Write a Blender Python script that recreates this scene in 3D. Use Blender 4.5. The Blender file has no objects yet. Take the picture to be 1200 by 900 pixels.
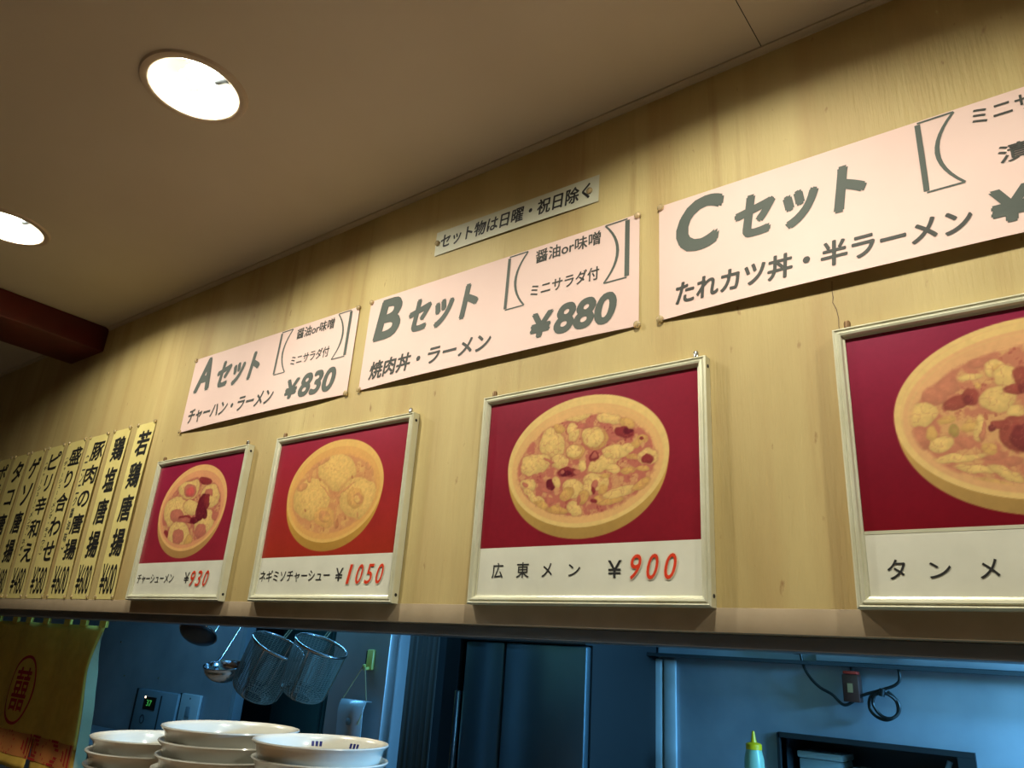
import bpy, bmesh, math, random
import numpy as np
from mathutils import Vector, Matrix
random.seed(7)
S = bpy.context.scene
COL = S.collection

# ------------------------------------------------------------------ camera
cam_d = bpy.data.cameras.new('camera'); cam = bpy.data.objects.new('camera', cam_d); COL.objects.link(cam)
R0 = ((0.7956341, 0.60209067, 0.06673231), (-0.16207091, 0.31771404, -0.93423274), (-0.58369461, 0.73249206, 0.3503655))
cam.matrix_world = Matrix(((R0[0][0], -R0[1][0], -R0[2][0], 0.0), (R0[0][1], -R0[1][1], -R0[2][1], -1.2),
                           (R0[0][2], -R0[1][2], -R0[2][2], 1.25), (0, 0, 0, 1)))
cam_d.sensor_width = 36; cam_d.lens = 876.507 / 1200 * 36; cam_d.clip_start = 0.02
S.camera = cam

# ------------------------------------------------------------------ world, exposure
W = bpy.data.worlds.new('world'); S.world = W; W.use_nodes = True
W.node_tree.nodes['Background'].inputs[0].default_value = (0.02, 0.018, 0.015, 1)
W.node_tree.nodes['Background'].inputs[1].default_value = 0.3
S.view_settings.view_transform = 'Standard'; S.view_settings.look = 'None'
S.view_settings.gamma = 1; S.view_settings.use_curve_mapping = False
S.view_settings.exposure = 0.0

# ------------------------------------------------------------------ large lights: cool fluorescent tubes of the kitchen, then added fill lights
def area(name, loc, rot, sx, sy, power, col):
    l = bpy.data.lights.new(name, 'AREA'); l.shape = 'RECTANGLE'; l.size = sx; l.size_y = sy; l.energy = power; l.color = col
    o = bpy.data.objects.new(name, l); o.location = loc; o.rotation_euler = rot; COL.objects.link(o); return o
COOL = (0.14, 0.52, 1.0)
KR_POWER, KL_POWER, KM_POWER, KH_POWER = 34.0, 14.0, 0.9, 60.0
ROOM_BACK_POWER = .5
LAMP_POWER, DISK_POWER = 2.9, 12.5
area('kitchen_tube_light_right', (0.75, 0.80, 1.85), (math.radians(25), 0, 0), 1.2, 0.12, KR_POWER, COOL)
area('kitchen_tube_light_left', (-2.5, .33, 2.1), (math.radians(14), 0, 0), 1.4, 0.12, KL_POWER, COOL)
area('kitchen_tube_light_mid', (-1.2, .7, 2.3), (0, 0, 0), 1.2, 0.12, KM_POWER, COOL)
area('bowl_fill_light', (.70, .75, 1.43), (math.radians(-78), 0, math.radians(-53)), 0.5, 0.08, KH_POWER, COOL)  # unseen fill, added to throw blue onto the right sides of the bowls
area('room_fill_light', (-0.6, -2.6, 2.40), (0, 0, 0), 2.4, 0.3, ROOM_BACK_POWER, (1.0, 0.86, 0.62))  # weak warm fill added behind the camera, stands for no fixture

# ------------------------------------------------------------------ materials
def lin(c): return tuple(((v / 255) / 12.92 if v / 255 <= .04045 else ((v / 255 + .055) / 1.055) ** 2.4) for v in c)
MATS = {}
def mat(name, c, rough=.5, metal=0., c2=None, scale=(8, 8, 8), bump=0., detail=6, lo=.35, hi=.65, trans=0., bscale=None, bdist=.002, coat=0., spec=None):
    if name in MATS: return MATS[name]
    m = bpy.data.materials.new(name); m.use_nodes = True; nt = m.node_tree; b = nt.nodes['Principled BSDF']
    b.inputs['Roughness'].default_value = rough; b.inputs['Metallic'].default_value = metal
    if trans: b.inputs['Transmission Weight'].default_value = trans
    if coat: b.inputs['Coat Weight'].default_value = coat; b.inputs['Coat Roughness'].default_value = .08
    if spec is not None: b.inputs['Specular IOR Level'].default_value = spec
    tc = nt.nodes.new('ShaderNodeTexCoord'); mp = nt.nodes.new('ShaderNodeMapping'); mp.inputs['Scale'].default_value = scale
    nt.links.new(tc.outputs['Object'], mp.inputs['Vector'])
    n = nt.nodes.new('ShaderNodeTexNoise'); n.inputs['Scale'].default_value = 1; n.inputs['Detail'].default_value = detail
    nt.links.new(mp.outputs[0], n.inputs['Vector'])
    r = nt.nodes.new('ShaderNodeValToRGB'); r.color_ramp.elements[0].position = lo; r.color_ramp.elements[1].position = hi
    r.color_ramp.elements[0].color = (*lin(c2 if c2 else tuple(v * .93 for v in c)), 1); r.color_ramp.elements[1].color = (*lin(c), 1)
    nt.links.new(n.outputs['Fac'], r.inputs[0]); nt.links.new(r.outputs[0], b.inputs['Base Color'])
    if bump:
        bp = nt.nodes.new('ShaderNodeBump'); bp.inputs['Strength'].default_value = bump; bp.inputs['Distance'].default_value = bdist
        if bscale:
            m2 = nt.nodes.new('ShaderNodeMapping'); m2.inputs['Scale'].default_value = bscale; nt.links.new(tc.outputs['Object'], m2.inputs['Vector'])
            n2 = nt.nodes.new('ShaderNodeTexNoise'); n2.inputs['Scale'].default_value = 1; n2.inputs['Detail'].default_value = 5
            nt.links.new(m2.outputs[0], n2.inputs['Vector']); nt.links.new(n2.outputs['Fac'], bp.inputs['Height'])
        else: nt.links.new(n.outputs['Fac'], bp.inputs['Height'])
        nt.links.new(bp.outputs[0], b.inputs['Normal'])
    MATS[name] = m; return m
def emis(name, c, s):
    m = bpy.data.materials.new(name); m.use_nodes = True; b = m.node_tree.nodes['Principled BSDF']
    b.inputs['Base Color'].default_value = (*c, 1); b.inputs['Emission Color'].default_value = (*c, 1); b.inputs['Emission Strength'].default_value = s
    return m

WALLM = mat('aged_cream_wallpaper', (200, 181, 123), .62, 0, (176, 154, 98), (5, 5, 1.1), .7, 9, .3, .68, bscale=(170, 170, 14), bdist=.0022)
def wall_stains():
    """darker vertical grease runs and specks that belong to the wallpaper itself"""
    nt = WALLM.node_tree; b = nt.nodes['Principled BSDF']; src = b.inputs['Base Color'].links[0].from_socket
    tc = [n for n in nt.nodes if n.type == 'TEX_COORD'][0]
    for sc, lo, hi, col, f in (((26, 26, 1.6), .60, .80, (150, 116, 66), .6), ((60, 60, 22), .68, .76, (130, 90, 48), .7), ((9, 9, .5), .50, .72, (168, 136, 84), .6), ((2.2, 2.2, 2.6), .5, .72, (176, 148, 98), .45)):
        mp = nt.nodes.new('ShaderNodeMapping'); mp.inputs['Scale'].default_value = sc; nt.links.new(tc.outputs['Object'], mp.inputs['Vector'])
        n = nt.nodes.new('ShaderNodeTexNoise'); n.inputs['Scale'].default_value = 1; n.inputs['Detail'].default_value = 4; nt.links.new(mp.outputs[0], n.inputs['Vector'])
        mr = nt.nodes.new('ShaderNodeMapRange'); mr.inputs[1].default_value = lo; mr.inputs[2].default_value = hi; mr.inputs[4].default_value = f
        nt.links.new(n.outputs['Fac'], mr.inputs[0])
        mx = nt.nodes.new('ShaderNodeMix'); mx.data_type = 'RGBA'; nt.links.new(mr.outputs[0], mx.inputs['Factor'])
        nt.links.new(src, mx.inputs['A']); mx.inputs['B'].default_value = (*lin(col), 1); src = mx.outputs['Result']
    nt.links.new(src, b.inputs['Base Color'])
wall_stains()
CEIL = mat('aged_ceiling_board', (200, 188, 166), .75, 0, (190, 176, 152), (1.5, 1.5, 1.5), .15, 5, .3, .7, bscale=(60, 60, 60))
CROWN = mat('crown_moulding_paint', (196, 180, 148), .5)
BAND = mat('brown_band_paint', (178, 160, 132), .45, 0, (166, 148, 120), (12, 12, 12), .1)
REDB = mat('dark_red_lacquer', (92, 22, 18), .4, 0, (78, 16, 14), (6, 6, 6), .1)
STEEL = mat('kitchen_steel', (170, 172, 176), .35, .4, (150, 152, 156), (4, 4, 2), .12, 6, bscale=(3, 3, 160), bdist=.0006)
WSTEEL = mat('wall_steel', (176, 180, 188), .40, .35, (122, 130, 140), (2.4, 2.4, 2.4), .15, 5, .3, .7, bscale=(5, 5, 120), bdist=.0006)  # mottled tone imitates uneven reflections in the steel
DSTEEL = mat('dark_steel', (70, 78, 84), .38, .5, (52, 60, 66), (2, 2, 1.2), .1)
CHROME = mat('polished_steel', (200, 202, 205), .14, 1., None, (20, 20, 20))
DARK = mat('dark_paint', (22, 22, 24), .6)
BLACKP = mat('black_plastic', (14, 14, 16), .35)
FRAMEM = mat('champagne_aluminium', (216, 216, 190), .35, .2, (206, 204, 174), (14, 14, 14))
PINK = mat('pink_paper', (232, 203, 192), .65, 0, (226, 195, 184), (3, 3, 3), .05)
INK = mat('grey_green_ink', (84, 92, 84), .7)
INK2 = mat('dark_grey_ink', (64, 66, 60), .7)
BLACKI = mat('black_ink', (26, 26, 24), .6)
YPAPER = mat('yellow_paper', (226, 212, 136), .65, 0, (214, 198, 122), (8, 8, 8), .05)
WPAPER = mat('white_card', (222, 222, 204), .5, 0, (208, 208, 190), (9, 9, 9), .05)
SLIPM = mat('pale_slip_paper', (206, 206, 180), .55)
REDD = mat('red_orange_digit', (222, 62, 28), .4)
STICK = mat('cream_sticker', (236, 214, 190), .4)
TACKM = mat('clear_amber_plastic', (240, 222, 176), .12, 0, (226, 204, 152), (60, 60, 60), 0, trans=.55, coat=.6)
BACKW = mat('brown_room_wall', (120, 104, 84), .6)
BOWLM = mat('cream_ceramic', (206, 208, 198), .22, 0, (200, 200, 188), (7, 7, 7), 0, coat=.4)
NOREN = mat('mustard_cloth', (240, 194, 80), .9, 0, (228, 182, 70), (30, 30, 30), .3, bscale=(400, 400, 400), bdist=.0005)
NHEM = mat('pale_hem_cloth', (190, 192, 150), .9)
NRED = mat('red_cloth_print', (196, 34, 24), .85)
NORA = mat('orange_cloth_print', (216, 132, 62), .85)
GREY = mat('grey_plastic', (120, 132, 140), .45)
LGREY = mat('light_grey_plastic', (176, 184, 188), .4)
YPL = mat('yellow_plastic', (255, 196, 8), .4)
GPL = mat('pale_green_plastic', (176, 206, 176), .3, trans=.2)
HOOKM = mat('yellow_green_plastic', (206, 206, 110), .4)
WOOD = mat('counter_wood', (150, 118, 84), .45, 0, (132, 100, 68), (3, 40, 40), .1)
FLOORM = mat('beige_tile', (128, 116, 100), .6, 0, (114, 102, 86), (3, 3, 3), .1)
CURT = mat('grey_brown_curtain', (66, 60, 56), .8, 0, (50, 46, 44), (60, 60, 3), .2)
LGLOW = emis('lamp_glow', (1.0, 0.95, 0.78), 14.0)
REFLM = mat('lamp_reflector', (150, 148, 140), .35)
TRIMM = mat('cream_lamp_ring', (196, 176, 150), .35)
GREEN = emis('green_display', (0.15, 0.9, 0.15), 0.22)
BROWNI = mat('brown_metal_joint', (84, 60, 36), .6)

# ------------------------------------------------------------------ helpers
def link(name, me, m=None, parent=None, loc=None):
    o = bpy.data.objects.new(name, me); COL.objects.link(o)
    if m is not None:
        me.materials.clear(); me.materials.append(m)
    if parent: o.parent = parent
    if loc is not None: o.location = loc
    return o
def thing(name, label, cat, loc=(0, 0, 0), group=None, rot=(0, 0, 0)):
    o = bpy.data.objects.new(name, None); COL.objects.link(o); o.empty_display_size = .05
    o.location = loc; o.rotation_euler = rot; return tag(o, label, cat, group)
def tag(o, label, cat, group=None):
    o['label'] = label; o['category'] = cat
    if group: o['group'] = group
    return o
def struct(o): o['kind'] = 'structure'; return o
def mesh_of(bm, smooth=None):
    me = bpy.data.meshes.new('mesh'); bmesh.ops.recalc_face_normals(bm, faces=bm.faces[:])
    if smooth is not None:
        for f in bm.faces: f.smooth = True
        for e in bm.edges:
            if len(e.link_faces) == 2 and e.calc_face_angle(0) > math.radians(smooth): e.smooth = False
    bm.to_mesh(me); bm.free(); return me
def add_box(bm, x0, x1, y0, y1, z0, z1, bev=0.):
    vs = [bm.verts.new(p) for p in ((x0, y0, z0), (x1, y0, z0), (x1, y1, z0), (x0, y1, z0), (x0, y0, z1), (x1, y0, z1), (x1, y1, z1), (x0, y1, z1))]
    fs = [bm.faces.new([vs[i] for i in q]) for q in ((3, 2, 1, 0), (4, 5, 6, 7), (0, 1, 5, 4), (1, 2, 6, 5), (2, 3, 7, 6), (3, 0, 4, 7))]
    if bev:
        es = list({e for f in fs for e in f.edges})
        bmesh.ops.bevel(bm, geom=es, offset=bev, segments=2, affect='EDGES', profile=.5)
def box(name, m, x0, x1, y0, y1, z0, z1, parent=None, bev=0., loc=None):
    bm = bmesh.new(); add_box(bm, x0, x1, y0, y1, z0, z1, bev); return link(name, mesh_of(bm, 35 if bev else None), m, parent, loc)
def add_tube(bm, pts, r, n=8, closed=False, cap=True):
    pts = [Vector(p) for p in pts]; rings = []; N = len(pts); up = None
    for i, p in enumerate(pts):
        a = pts[(i - 1) % N] if (i or closed) else p; b = pts[(i + 1) % N] if (i < N - 1 or closed) else p
        t = (b - a).normalized()
        if up is None: up = t.orthogonal().normalized()
        up = (up - t * up.dot(t)).normalized(); v = t.cross(up); rr = r[i] if isinstance(r, (list, tuple)) else r
        rings.append([bm.verts.new(p + rr * (math.cos(2 * math.pi * k / n) * up + math.sin(2 * math.pi * k / n) * v)) for k in range(n)])
    for i in range(N if closed else N - 1):
        A, B = rings[i], rings[(i + 1) % N]
        for k in range(n): bm.faces.new((A[k], A[(k + 1) % n], B[(k + 1) % n], B[k]))
    if cap and not closed: bm.faces.new(rings[0][::-1]); bm.faces.new(rings[-1])
def tube(name, m, pts, r, parent=None, n=8, closed=False):
    bm = bmesh.new(); add_tube(bm, pts, r, n, closed); return link(name, mesh_of(bm, 50), m, parent)
def add_lathe(bm, prof, n=40, c=(0, 0, 0)):
    rings = []
    for r, z in prof:
        if r < 1e-6: rings.append([bm.verts.new((c[0], c[1], c[2] + z))])
        else: rings.append([bm.verts.new((c[0] + r * math.cos(2 * math.pi * k / n), c[1] + r * math.sin(2 * math.pi * k / n), c[2] + z)) for k in range(n)])
    for A, B in zip(rings, rings[1:]):
        for k in range(n):
            q = [A[k % len(A)], A[(k + 1) % len(A)], B[(k + 1) % len(B)], B[k % len(B)]]
            u = []
            for v in q:
                if v not in u: u.append(v)
            if len(u) > 2: bm.faces.new(u)
def lathe(name, m, prof, parent=None, n=40, smooth=40, c=(0, 0, 0)):
    bm = bmesh.new(); add_lathe(bm, prof, n, c); return link(name, mesh_of(bm, smooth), m, parent)
def ribbon(bm, pts, w, y, closed=False):
    """flat stroke of width w (or a list of widths) along (x, z) points at depth y"""
    P = [Vector(p) for p in pts]; N = len(P); L = []
    for i in range(N):
        a = P[(i - 1) % N] if (i or closed) else P[i]; b = P[(i + 1) % N] if (i < N - 1 or closed) else P[i]
        d1 = (P[i] - a).normalized() if (P[i] - a).length > 1e-9 else (b - P[i]).normalized(); d2 = (b - P[i]).normalized() if (b - P[i]).length > 1e-9 else d1
        t = (d1 + d2).normalized(); nrm = Vector((-t.y, t.x)); c = max(.35, nrm.dot(Vector((-d1.y, d1.x))))
        ww = (w[i] if isinstance(w, (list, tuple)) else w) / 2 / c
        L.append((bm.verts.new((P[i].x + nrm.x * ww, y, P[i].y + nrm.y * ww)), bm.verts.new((P[i].x - nrm.x * ww, y, P[i].y - nrm.y * ww))))
    for i in range(N if closed else N - 1):
        a, b = L[i], L[(i + 1) % N]; bm.faces.new((a[0], a[1], b[1], b[0]))

DG = bpy.context.evaluated_depsgraph_get
def glyphs(s, bold=0., rot=0.):
    cu = bpy.data.curves.new('t', 'FONT'); cu.body = s; cu.size = 1; cu.resolution_u = 4; cu.fill_mode = 'FRONT'
    o = bpy.data.objects.new('t', cu); COL.objects.link(o); dg = bpy.context.evaluated_depsgraph_get(); dg.update()
    me = bpy.data.meshes.new_from_object(o.evaluated_get(dg)); bpy.data.objects.remove(o); bpy.data.curves.remove(cu)
    n = len(me.vertices); co = np.zeros(n * 3); me.vertices.foreach_get('co', co); co = co.reshape(-1, 3)[:, :2]
    fs = [tuple(p.vertices) for p in me.polygons]; bpy.data.meshes.remove(me)
    if rot: c, s_ = math.cos(rot), math.sin(rot); co = co @ np.array([[c, s_], [-s_, c]])
    return co, fs
def lettering(name, m, parent, items, y, bend=None):
    """items: (string, x, z, w, h, bold, shear[, rot]); fits the string's ink box to w x h with its lower left at (x, z)"""
    V, F = [], []
    for it in items:
        s, x, z, w, h, bold, sh = it[:7]; co, fs = glyphs(s, bold, it[7] if len(it) > 7 else 0.)
        if not len(co): continue
        mn, mx = co.min(0), co.max(0); sz = np.maximum(mx - mn, 1e-6)
        q = (co - mn) / sz; q[:, 0] *= w; q[:, 1] *= h; q[:, 0] += sh * (q[:, 1] - h / 2); b0 = len(V)
        bw = bold * min(w, h) * .8; dirs = [(0, 0)] if bold <= .001 else [(bw * math.cos(a), bw * math.sin(a)) for a in [2 * math.pi * k / 6 for k in range(6)]]
        q = q * (1 - 2 * bw / np.array([max(w, 1e-6), max(h, 1e-6)])) + bw
        for dk, (dx, dz) in enumerate(dirs):
            b0 = len(V); yk = y - dk * .00004
            for u, v in q + np.array([dx, dz]): V.append((x + u, yk if bend is None else yk + bend(x + u, z + v), z + v))
            F += [tuple(i + b0 for i in f) for f in fs]
    me = bpy.data.meshes.new('mesh'); me.from_pydata(V, [], F); me.update()
    return link(name, me, m, parent)
def charw(ch):  # relative ink box inside a 1x1 cell, used for vertical writing
    return {'コ': (.8, .7), 'り': (.6, .9), 'の': (.9, .8), 'リ': (.6, .9)}.get(ch, (.95, .95))


# ------------------------------------------------------------------ structure
CZ = 2.445
LX = [(-2.585, -.58), (-1.483, -.592), (-.385, -.592), (.72, -.592)]
# ceiling: one board with round holes for the lamps
def ceiling():
    bm = bmesh.new(); r = .1; n = 40
    def quad(a, b, c, d): bm.faces.new([bm.verts.new((a, c, CZ)), bm.verts.new((b, c, CZ)), bm.verts.new((b, d, CZ)), bm.verts.new((a, d, CZ))])
    def strip(x0, x1, y0, y1, cs):
        xs = [x0] + [c[0] + s * .15 for c in cs for s in (-1, 1)] + [x1]
        for i in range(0, len(xs), 2): quad(xs[i], xs[i + 1], y0, y1)
        for cx, cy in cs:
            inn, out = [], []; ang = sorted([2 * math.pi * k / n for k in range(n)] + [math.atan2(Y - cy, X) % (2 * math.pi) for X in (.15, -.15) for Y in (y0, y1)])
            for a in ang:
                c, s = math.cos(a), math.sin(a); inn.append(bm.verts.new((cx + r * c, cy + r * s, CZ)))
                t = min(.15 / abs(c) if abs(c) > 1e-6 else 9, ((y1 - cy) if s > 0 else (cy - y0)) / abs(s) if abs(s) > 1e-6 else 9)
                out.append(bm.verts.new((cx + t * c, cy + t * s, CZ)))
            for k in range(len(ang)): j = (k + 1) % len(ang); bm.faces.new((inn[k], inn[j], out[j], out[k]))
    x0, x1 = -6.2, 2.6
    quad(x0, x1, -3.4, -.74); strip(x0, x1, -.74, -.43, LX); quad(x0, x1, -.43, .13)
    return struct(link('ceiling', mesh_of(bm), CEIL))
ceil = ceiling()
box('panel_joint', DARK, -.3698, -.3682, -1.6, -.001, CZ - .0006, CZ - .0001, ceil)
roof = struct(box('ceiling_slab', DARK, -6.2, 2.6, -3.4, 1.6, CZ + .2, CZ + .25))
wf = struct(box('wall_front', WALLM, -6.2, 2.6, 0, .12, 1.358, CZ + .2))
bm = bmesh.new(); ribbon(bm, [(-.2802, 1.893), (-.2815, 1.875), (-.2808, 1.862), (-.2822, 1.853), (-.2775, 1.84), (-.2752, 1.822), (-.2762, 1.808), (-.2750, 1.795), (-.2752, 1.36)], [.0011, .001, .0013, .001, .0012, .001, .0011, .001, .0007], -.0004)
link('crack', mesh_of(bm), BROWNI, wf)
# the moulding between the wall and the ceiling
bm = bmesh.new(); pr = [(0, CZ - .012), (-.004, CZ - .012), (-.006, CZ - .008), (-.009, CZ - .005), (-.013, CZ - .004), (-.013, CZ), (0, CZ)]
L = [bm.verts.new((-6.2, y, z)) for y, z in pr]; Rr = [bm.verts.new((2.6, y, z)) for y, z in pr]
for i in range(len(pr)): j = (i + 1) % len(pr); bm.faces.new((L[i], L[j], Rr[j], Rr[i]))
struct(link('trim_1', mesh_of(bm), CROWN))
struct(box('trim_2', BAND, -6.2, 2.6, -.0015, .12, 1.32, 1.3578, bev=.001))
struct(box('trim_3', mat('grey_blue_rail', (120, 122, 126), .45, .4), -6.2, 2.6, .035, .12, 1.2975, 1.3195, bev=.002))
struct(box('trim_4', REDB, -3.40, -3.108, -3.4, -.0005, 2.338, CZ - .0003, bev=.006))
struct(box('floor', FLOORM, -6.2, 2.6, -3.4, 1.6, -.05, 0))
struct(box('wall_back', BACKW, -6.2, 2.6, -3.5, -3.4, 0, CZ + .2)); struct(box('wall_left', BACKW, -6.3, -6.2, -3.5, 1.7, 0, CZ + .25))
struct(box('wall_right', BACKW, 2.6, 2.7, -3.5, 1.7, 0, CZ + .25))
SATIN = mat('satin_steel', (196, 202, 208), .35, .15)
# kitchen shell; the back wall is left open where a niche is let into it
NX0, NX1, NZ0, NZ1 = -.836, -.366, .82, 1.114
bm = bmesh.new()
add_box(bm, -1.235, NX0, 1.25, 1.3, 0, 2.4); add_box(bm, NX1, 2.6, 1.25, 1.3, 0, 2.4); add_box(bm, NX0, NX1, 1.25, 1.3, NZ1, 2.4); add_box(bm, NX0, NX1, 1.25, 1.3, 0, NZ0)
kb = struct(link('wall_kitchen', mesh_of(bm), WSTEEL))
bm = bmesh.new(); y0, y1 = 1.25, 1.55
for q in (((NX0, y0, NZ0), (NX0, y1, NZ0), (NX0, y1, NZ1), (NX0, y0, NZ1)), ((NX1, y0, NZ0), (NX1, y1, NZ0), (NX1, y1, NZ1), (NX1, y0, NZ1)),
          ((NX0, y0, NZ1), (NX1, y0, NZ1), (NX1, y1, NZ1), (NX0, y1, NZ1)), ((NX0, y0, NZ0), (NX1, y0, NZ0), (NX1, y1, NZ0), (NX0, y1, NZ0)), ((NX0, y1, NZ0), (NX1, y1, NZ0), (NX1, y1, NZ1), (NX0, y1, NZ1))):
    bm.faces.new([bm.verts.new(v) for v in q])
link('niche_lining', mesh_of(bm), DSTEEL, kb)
bm = bmesh.new(); add_box(bm, NX0 - .002, NX1 + .035, 1.235, 1.25, NZ1 - .012, NZ1 + .002); add_box(bm, NX0 - .006, NX0 + .002, 1.235, 1.25, NZ0, NZ1); add_box(bm, NX1 - .006, NX1 + .035, 1.235, 1.25, NZ0, NZ1 - .0125)
link('niche_frame', mesh_of(bm), DARK, kb)
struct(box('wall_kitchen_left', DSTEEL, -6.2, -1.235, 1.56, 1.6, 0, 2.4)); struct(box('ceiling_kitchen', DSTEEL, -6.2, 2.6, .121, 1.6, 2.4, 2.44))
# steel panel of the left part of the kitchen with its edge strip
pl = struct(box('wall_panel', WSTEEL, -5.9, -2.955, .8, .825, .3, 2.3)); box('edge_strip', GREY, -2.955, -2.925, .788, .83, .3, 2.2, pl)
for x, z in ((-4.003, 1.225), (-3.89, 1.071), (-3.571, 1.080)):
    lathe('rivet', CHROME, [(0, .004), (.003, .003), (.005, 0)], pl, 10).matrix_local = Matrix.Translation((x, .8, z)) @ Matrix.Rotation(math.pi / 2, 4, 'X')
struct(box('trim_5', SATIN, -1.262, -1.216, 1.236, 1.25, .3, 1.302, bev=.006)); struct(box('trim_6', SATIN, -1.210, -1.166, 1.236, 1.25, .3, 1.302, bev=.006))
for z, zz, m in ((1.308, 1.318, DSTEEL),): struct(box('trim_7', m, -1.5, 2.0, 1.17, 1.25, z, zz))
struct(box('trim_8', WSTEEL, -.70, 2.0, 1.19, 1.25, 1.319, 1.352, bev=.003))

# ------------------------------------------------------------------ furniture the bowls and tools stand on
t = thing('serving_shelf', 'raised wooden serving shelf carrying the stacked bowls', 'shelf', (-1.2, -.4, 0))
box('shelf_board', WOOD, -.36, 3.4, -.17, .17, .915, .9452, t, .004); box('support_panel', WOOD, -.36, 3.4, .12, .15, .0, .915, t)
t = thing('counter', 'long wooden dining counter in front of the serving shelf', 'counter', (-1.2, -.8, 0))
box('counter_top', WOOD, -2.2, 3.4, -.22, .226, .70, .735, t, .004); box('front_panel', WOOD, -2.2, 3.4, .15, .19, 0, .70, t)
t = thing('work_table', 'stainless kitchen work table behind the yellow curtain', 'table', (-2.8, .6, 0))
box('table_top', STEEL, -1.4, .2, -.17, .17, .80, .84, t, .004)
for x in (-1.37, .17):
    for y in (-.14, .14): box('leg', STEEL, x - .02, x + .02, y - .02, y + .02, 0, .80, t)
t = thing('cooking_bench', 'stainless bench under the yellow-capped squeeze bottle', 'bench', (.2, 1.05, 0))
box('bench_top', STEEL, -1.35, 1.5, -.25, .18, .86, .90, t, .004)
for x in (-1.3, 1.45):
    for y in (-.22, .15): box('leg', STEEL, x - .02, x + .02, y - .02, y + .02, 0, .86, t)

# ------------------------------------------------------------------ downlights
LAMPL = ['leftmost recessed downlight, cut by the left edge of the photo', 'round recessed downlight in the ceiling, fully in view, nearer the camera',
         'recessed ceiling downlight above the beef and rice set poster, outside the view', 'recessed ceiling downlight farthest right, outside the view']
LAMPL[2] = 'recessed ceiling downlight above the rightmost pink poster, outside the view'
for i, (x, y) in enumerate(LX):
    t = thing('downlight', LAMPL[i], 'lamp', (x, y, CZ), 'recessed downlights in the ceiling')
    lathe('ring', TRIMM, [(.098, .0), (.098, -.004), (.103, -.0065), (.116, -.005), (.1195, 0)], t, 48)
    lathe('reflector', REFLM, [(.098, -.001), (.096, .01), (.09, .06), (.078, .11), (.05, .135), (0, .14)], t, 48)
    sp = []
    for k in range(70):
        a = k / 70 * 2 * math.pi * 3.2; sp.append((-.055 + k * .0012, .020 * math.cos(a), .048 + .020 * math.sin(a)))
    tube('bulb', LGLOW, sp, .0065, t, 8)
    cap = lathe('socket', GREY, [(0, 0), (.010, .002), (.013, .008), (.013, .03), (.016, .034), (.016, .045), (0, .045)], t, 24); cap.location = (.046, .020, .016); cap.rotation_euler = (0, math.radians(86), math.radians(20))
    l = bpy.data.lights.new('downlight_disk', 'AREA'); l.shape = 'DISK'; l.size = .09; l.energy = DISK_POWER; l.color = (1.0, .95, .80)
    lo = bpy.data.objects.new('downlight_disk', l); COL.objects.link(lo); lo.location = (x, y, CZ + .022)
    l = bpy.data.lights.new('downlight_light', 'POINT'); l.energy = LAMP_POWER; l.shadow_soft_size = .025; l.color = (1.0, .95, .80)
    lo = bpy.data.objects.new('downlight_light', l); COL.objects.link(lo); lo.location = (x, y, CZ + .03)

# ------------------------------------------------------------------ thumbtack
def tack_mesh():
    bm = bmesh.new(); add_lathe(bm, [(0, .0065), (.0045, .006), (.0068, .0045), (.0076, .002), (.0076, 0), (0, 0)], 16); return mesh_of(bm, 50)
TACK = tack_mesh(); TACK.materials.append(TACKM)
def tack(parent, x, y, z, s=1.):
    o = bpy.data.objects.new('thumbtack', TACK); COL.objects.link(o); o.parent = parent; o.location = (x, y, z); o.rotation_euler = (math.pi / 2, 0, 0); o.scale = (s, s, s)

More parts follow.
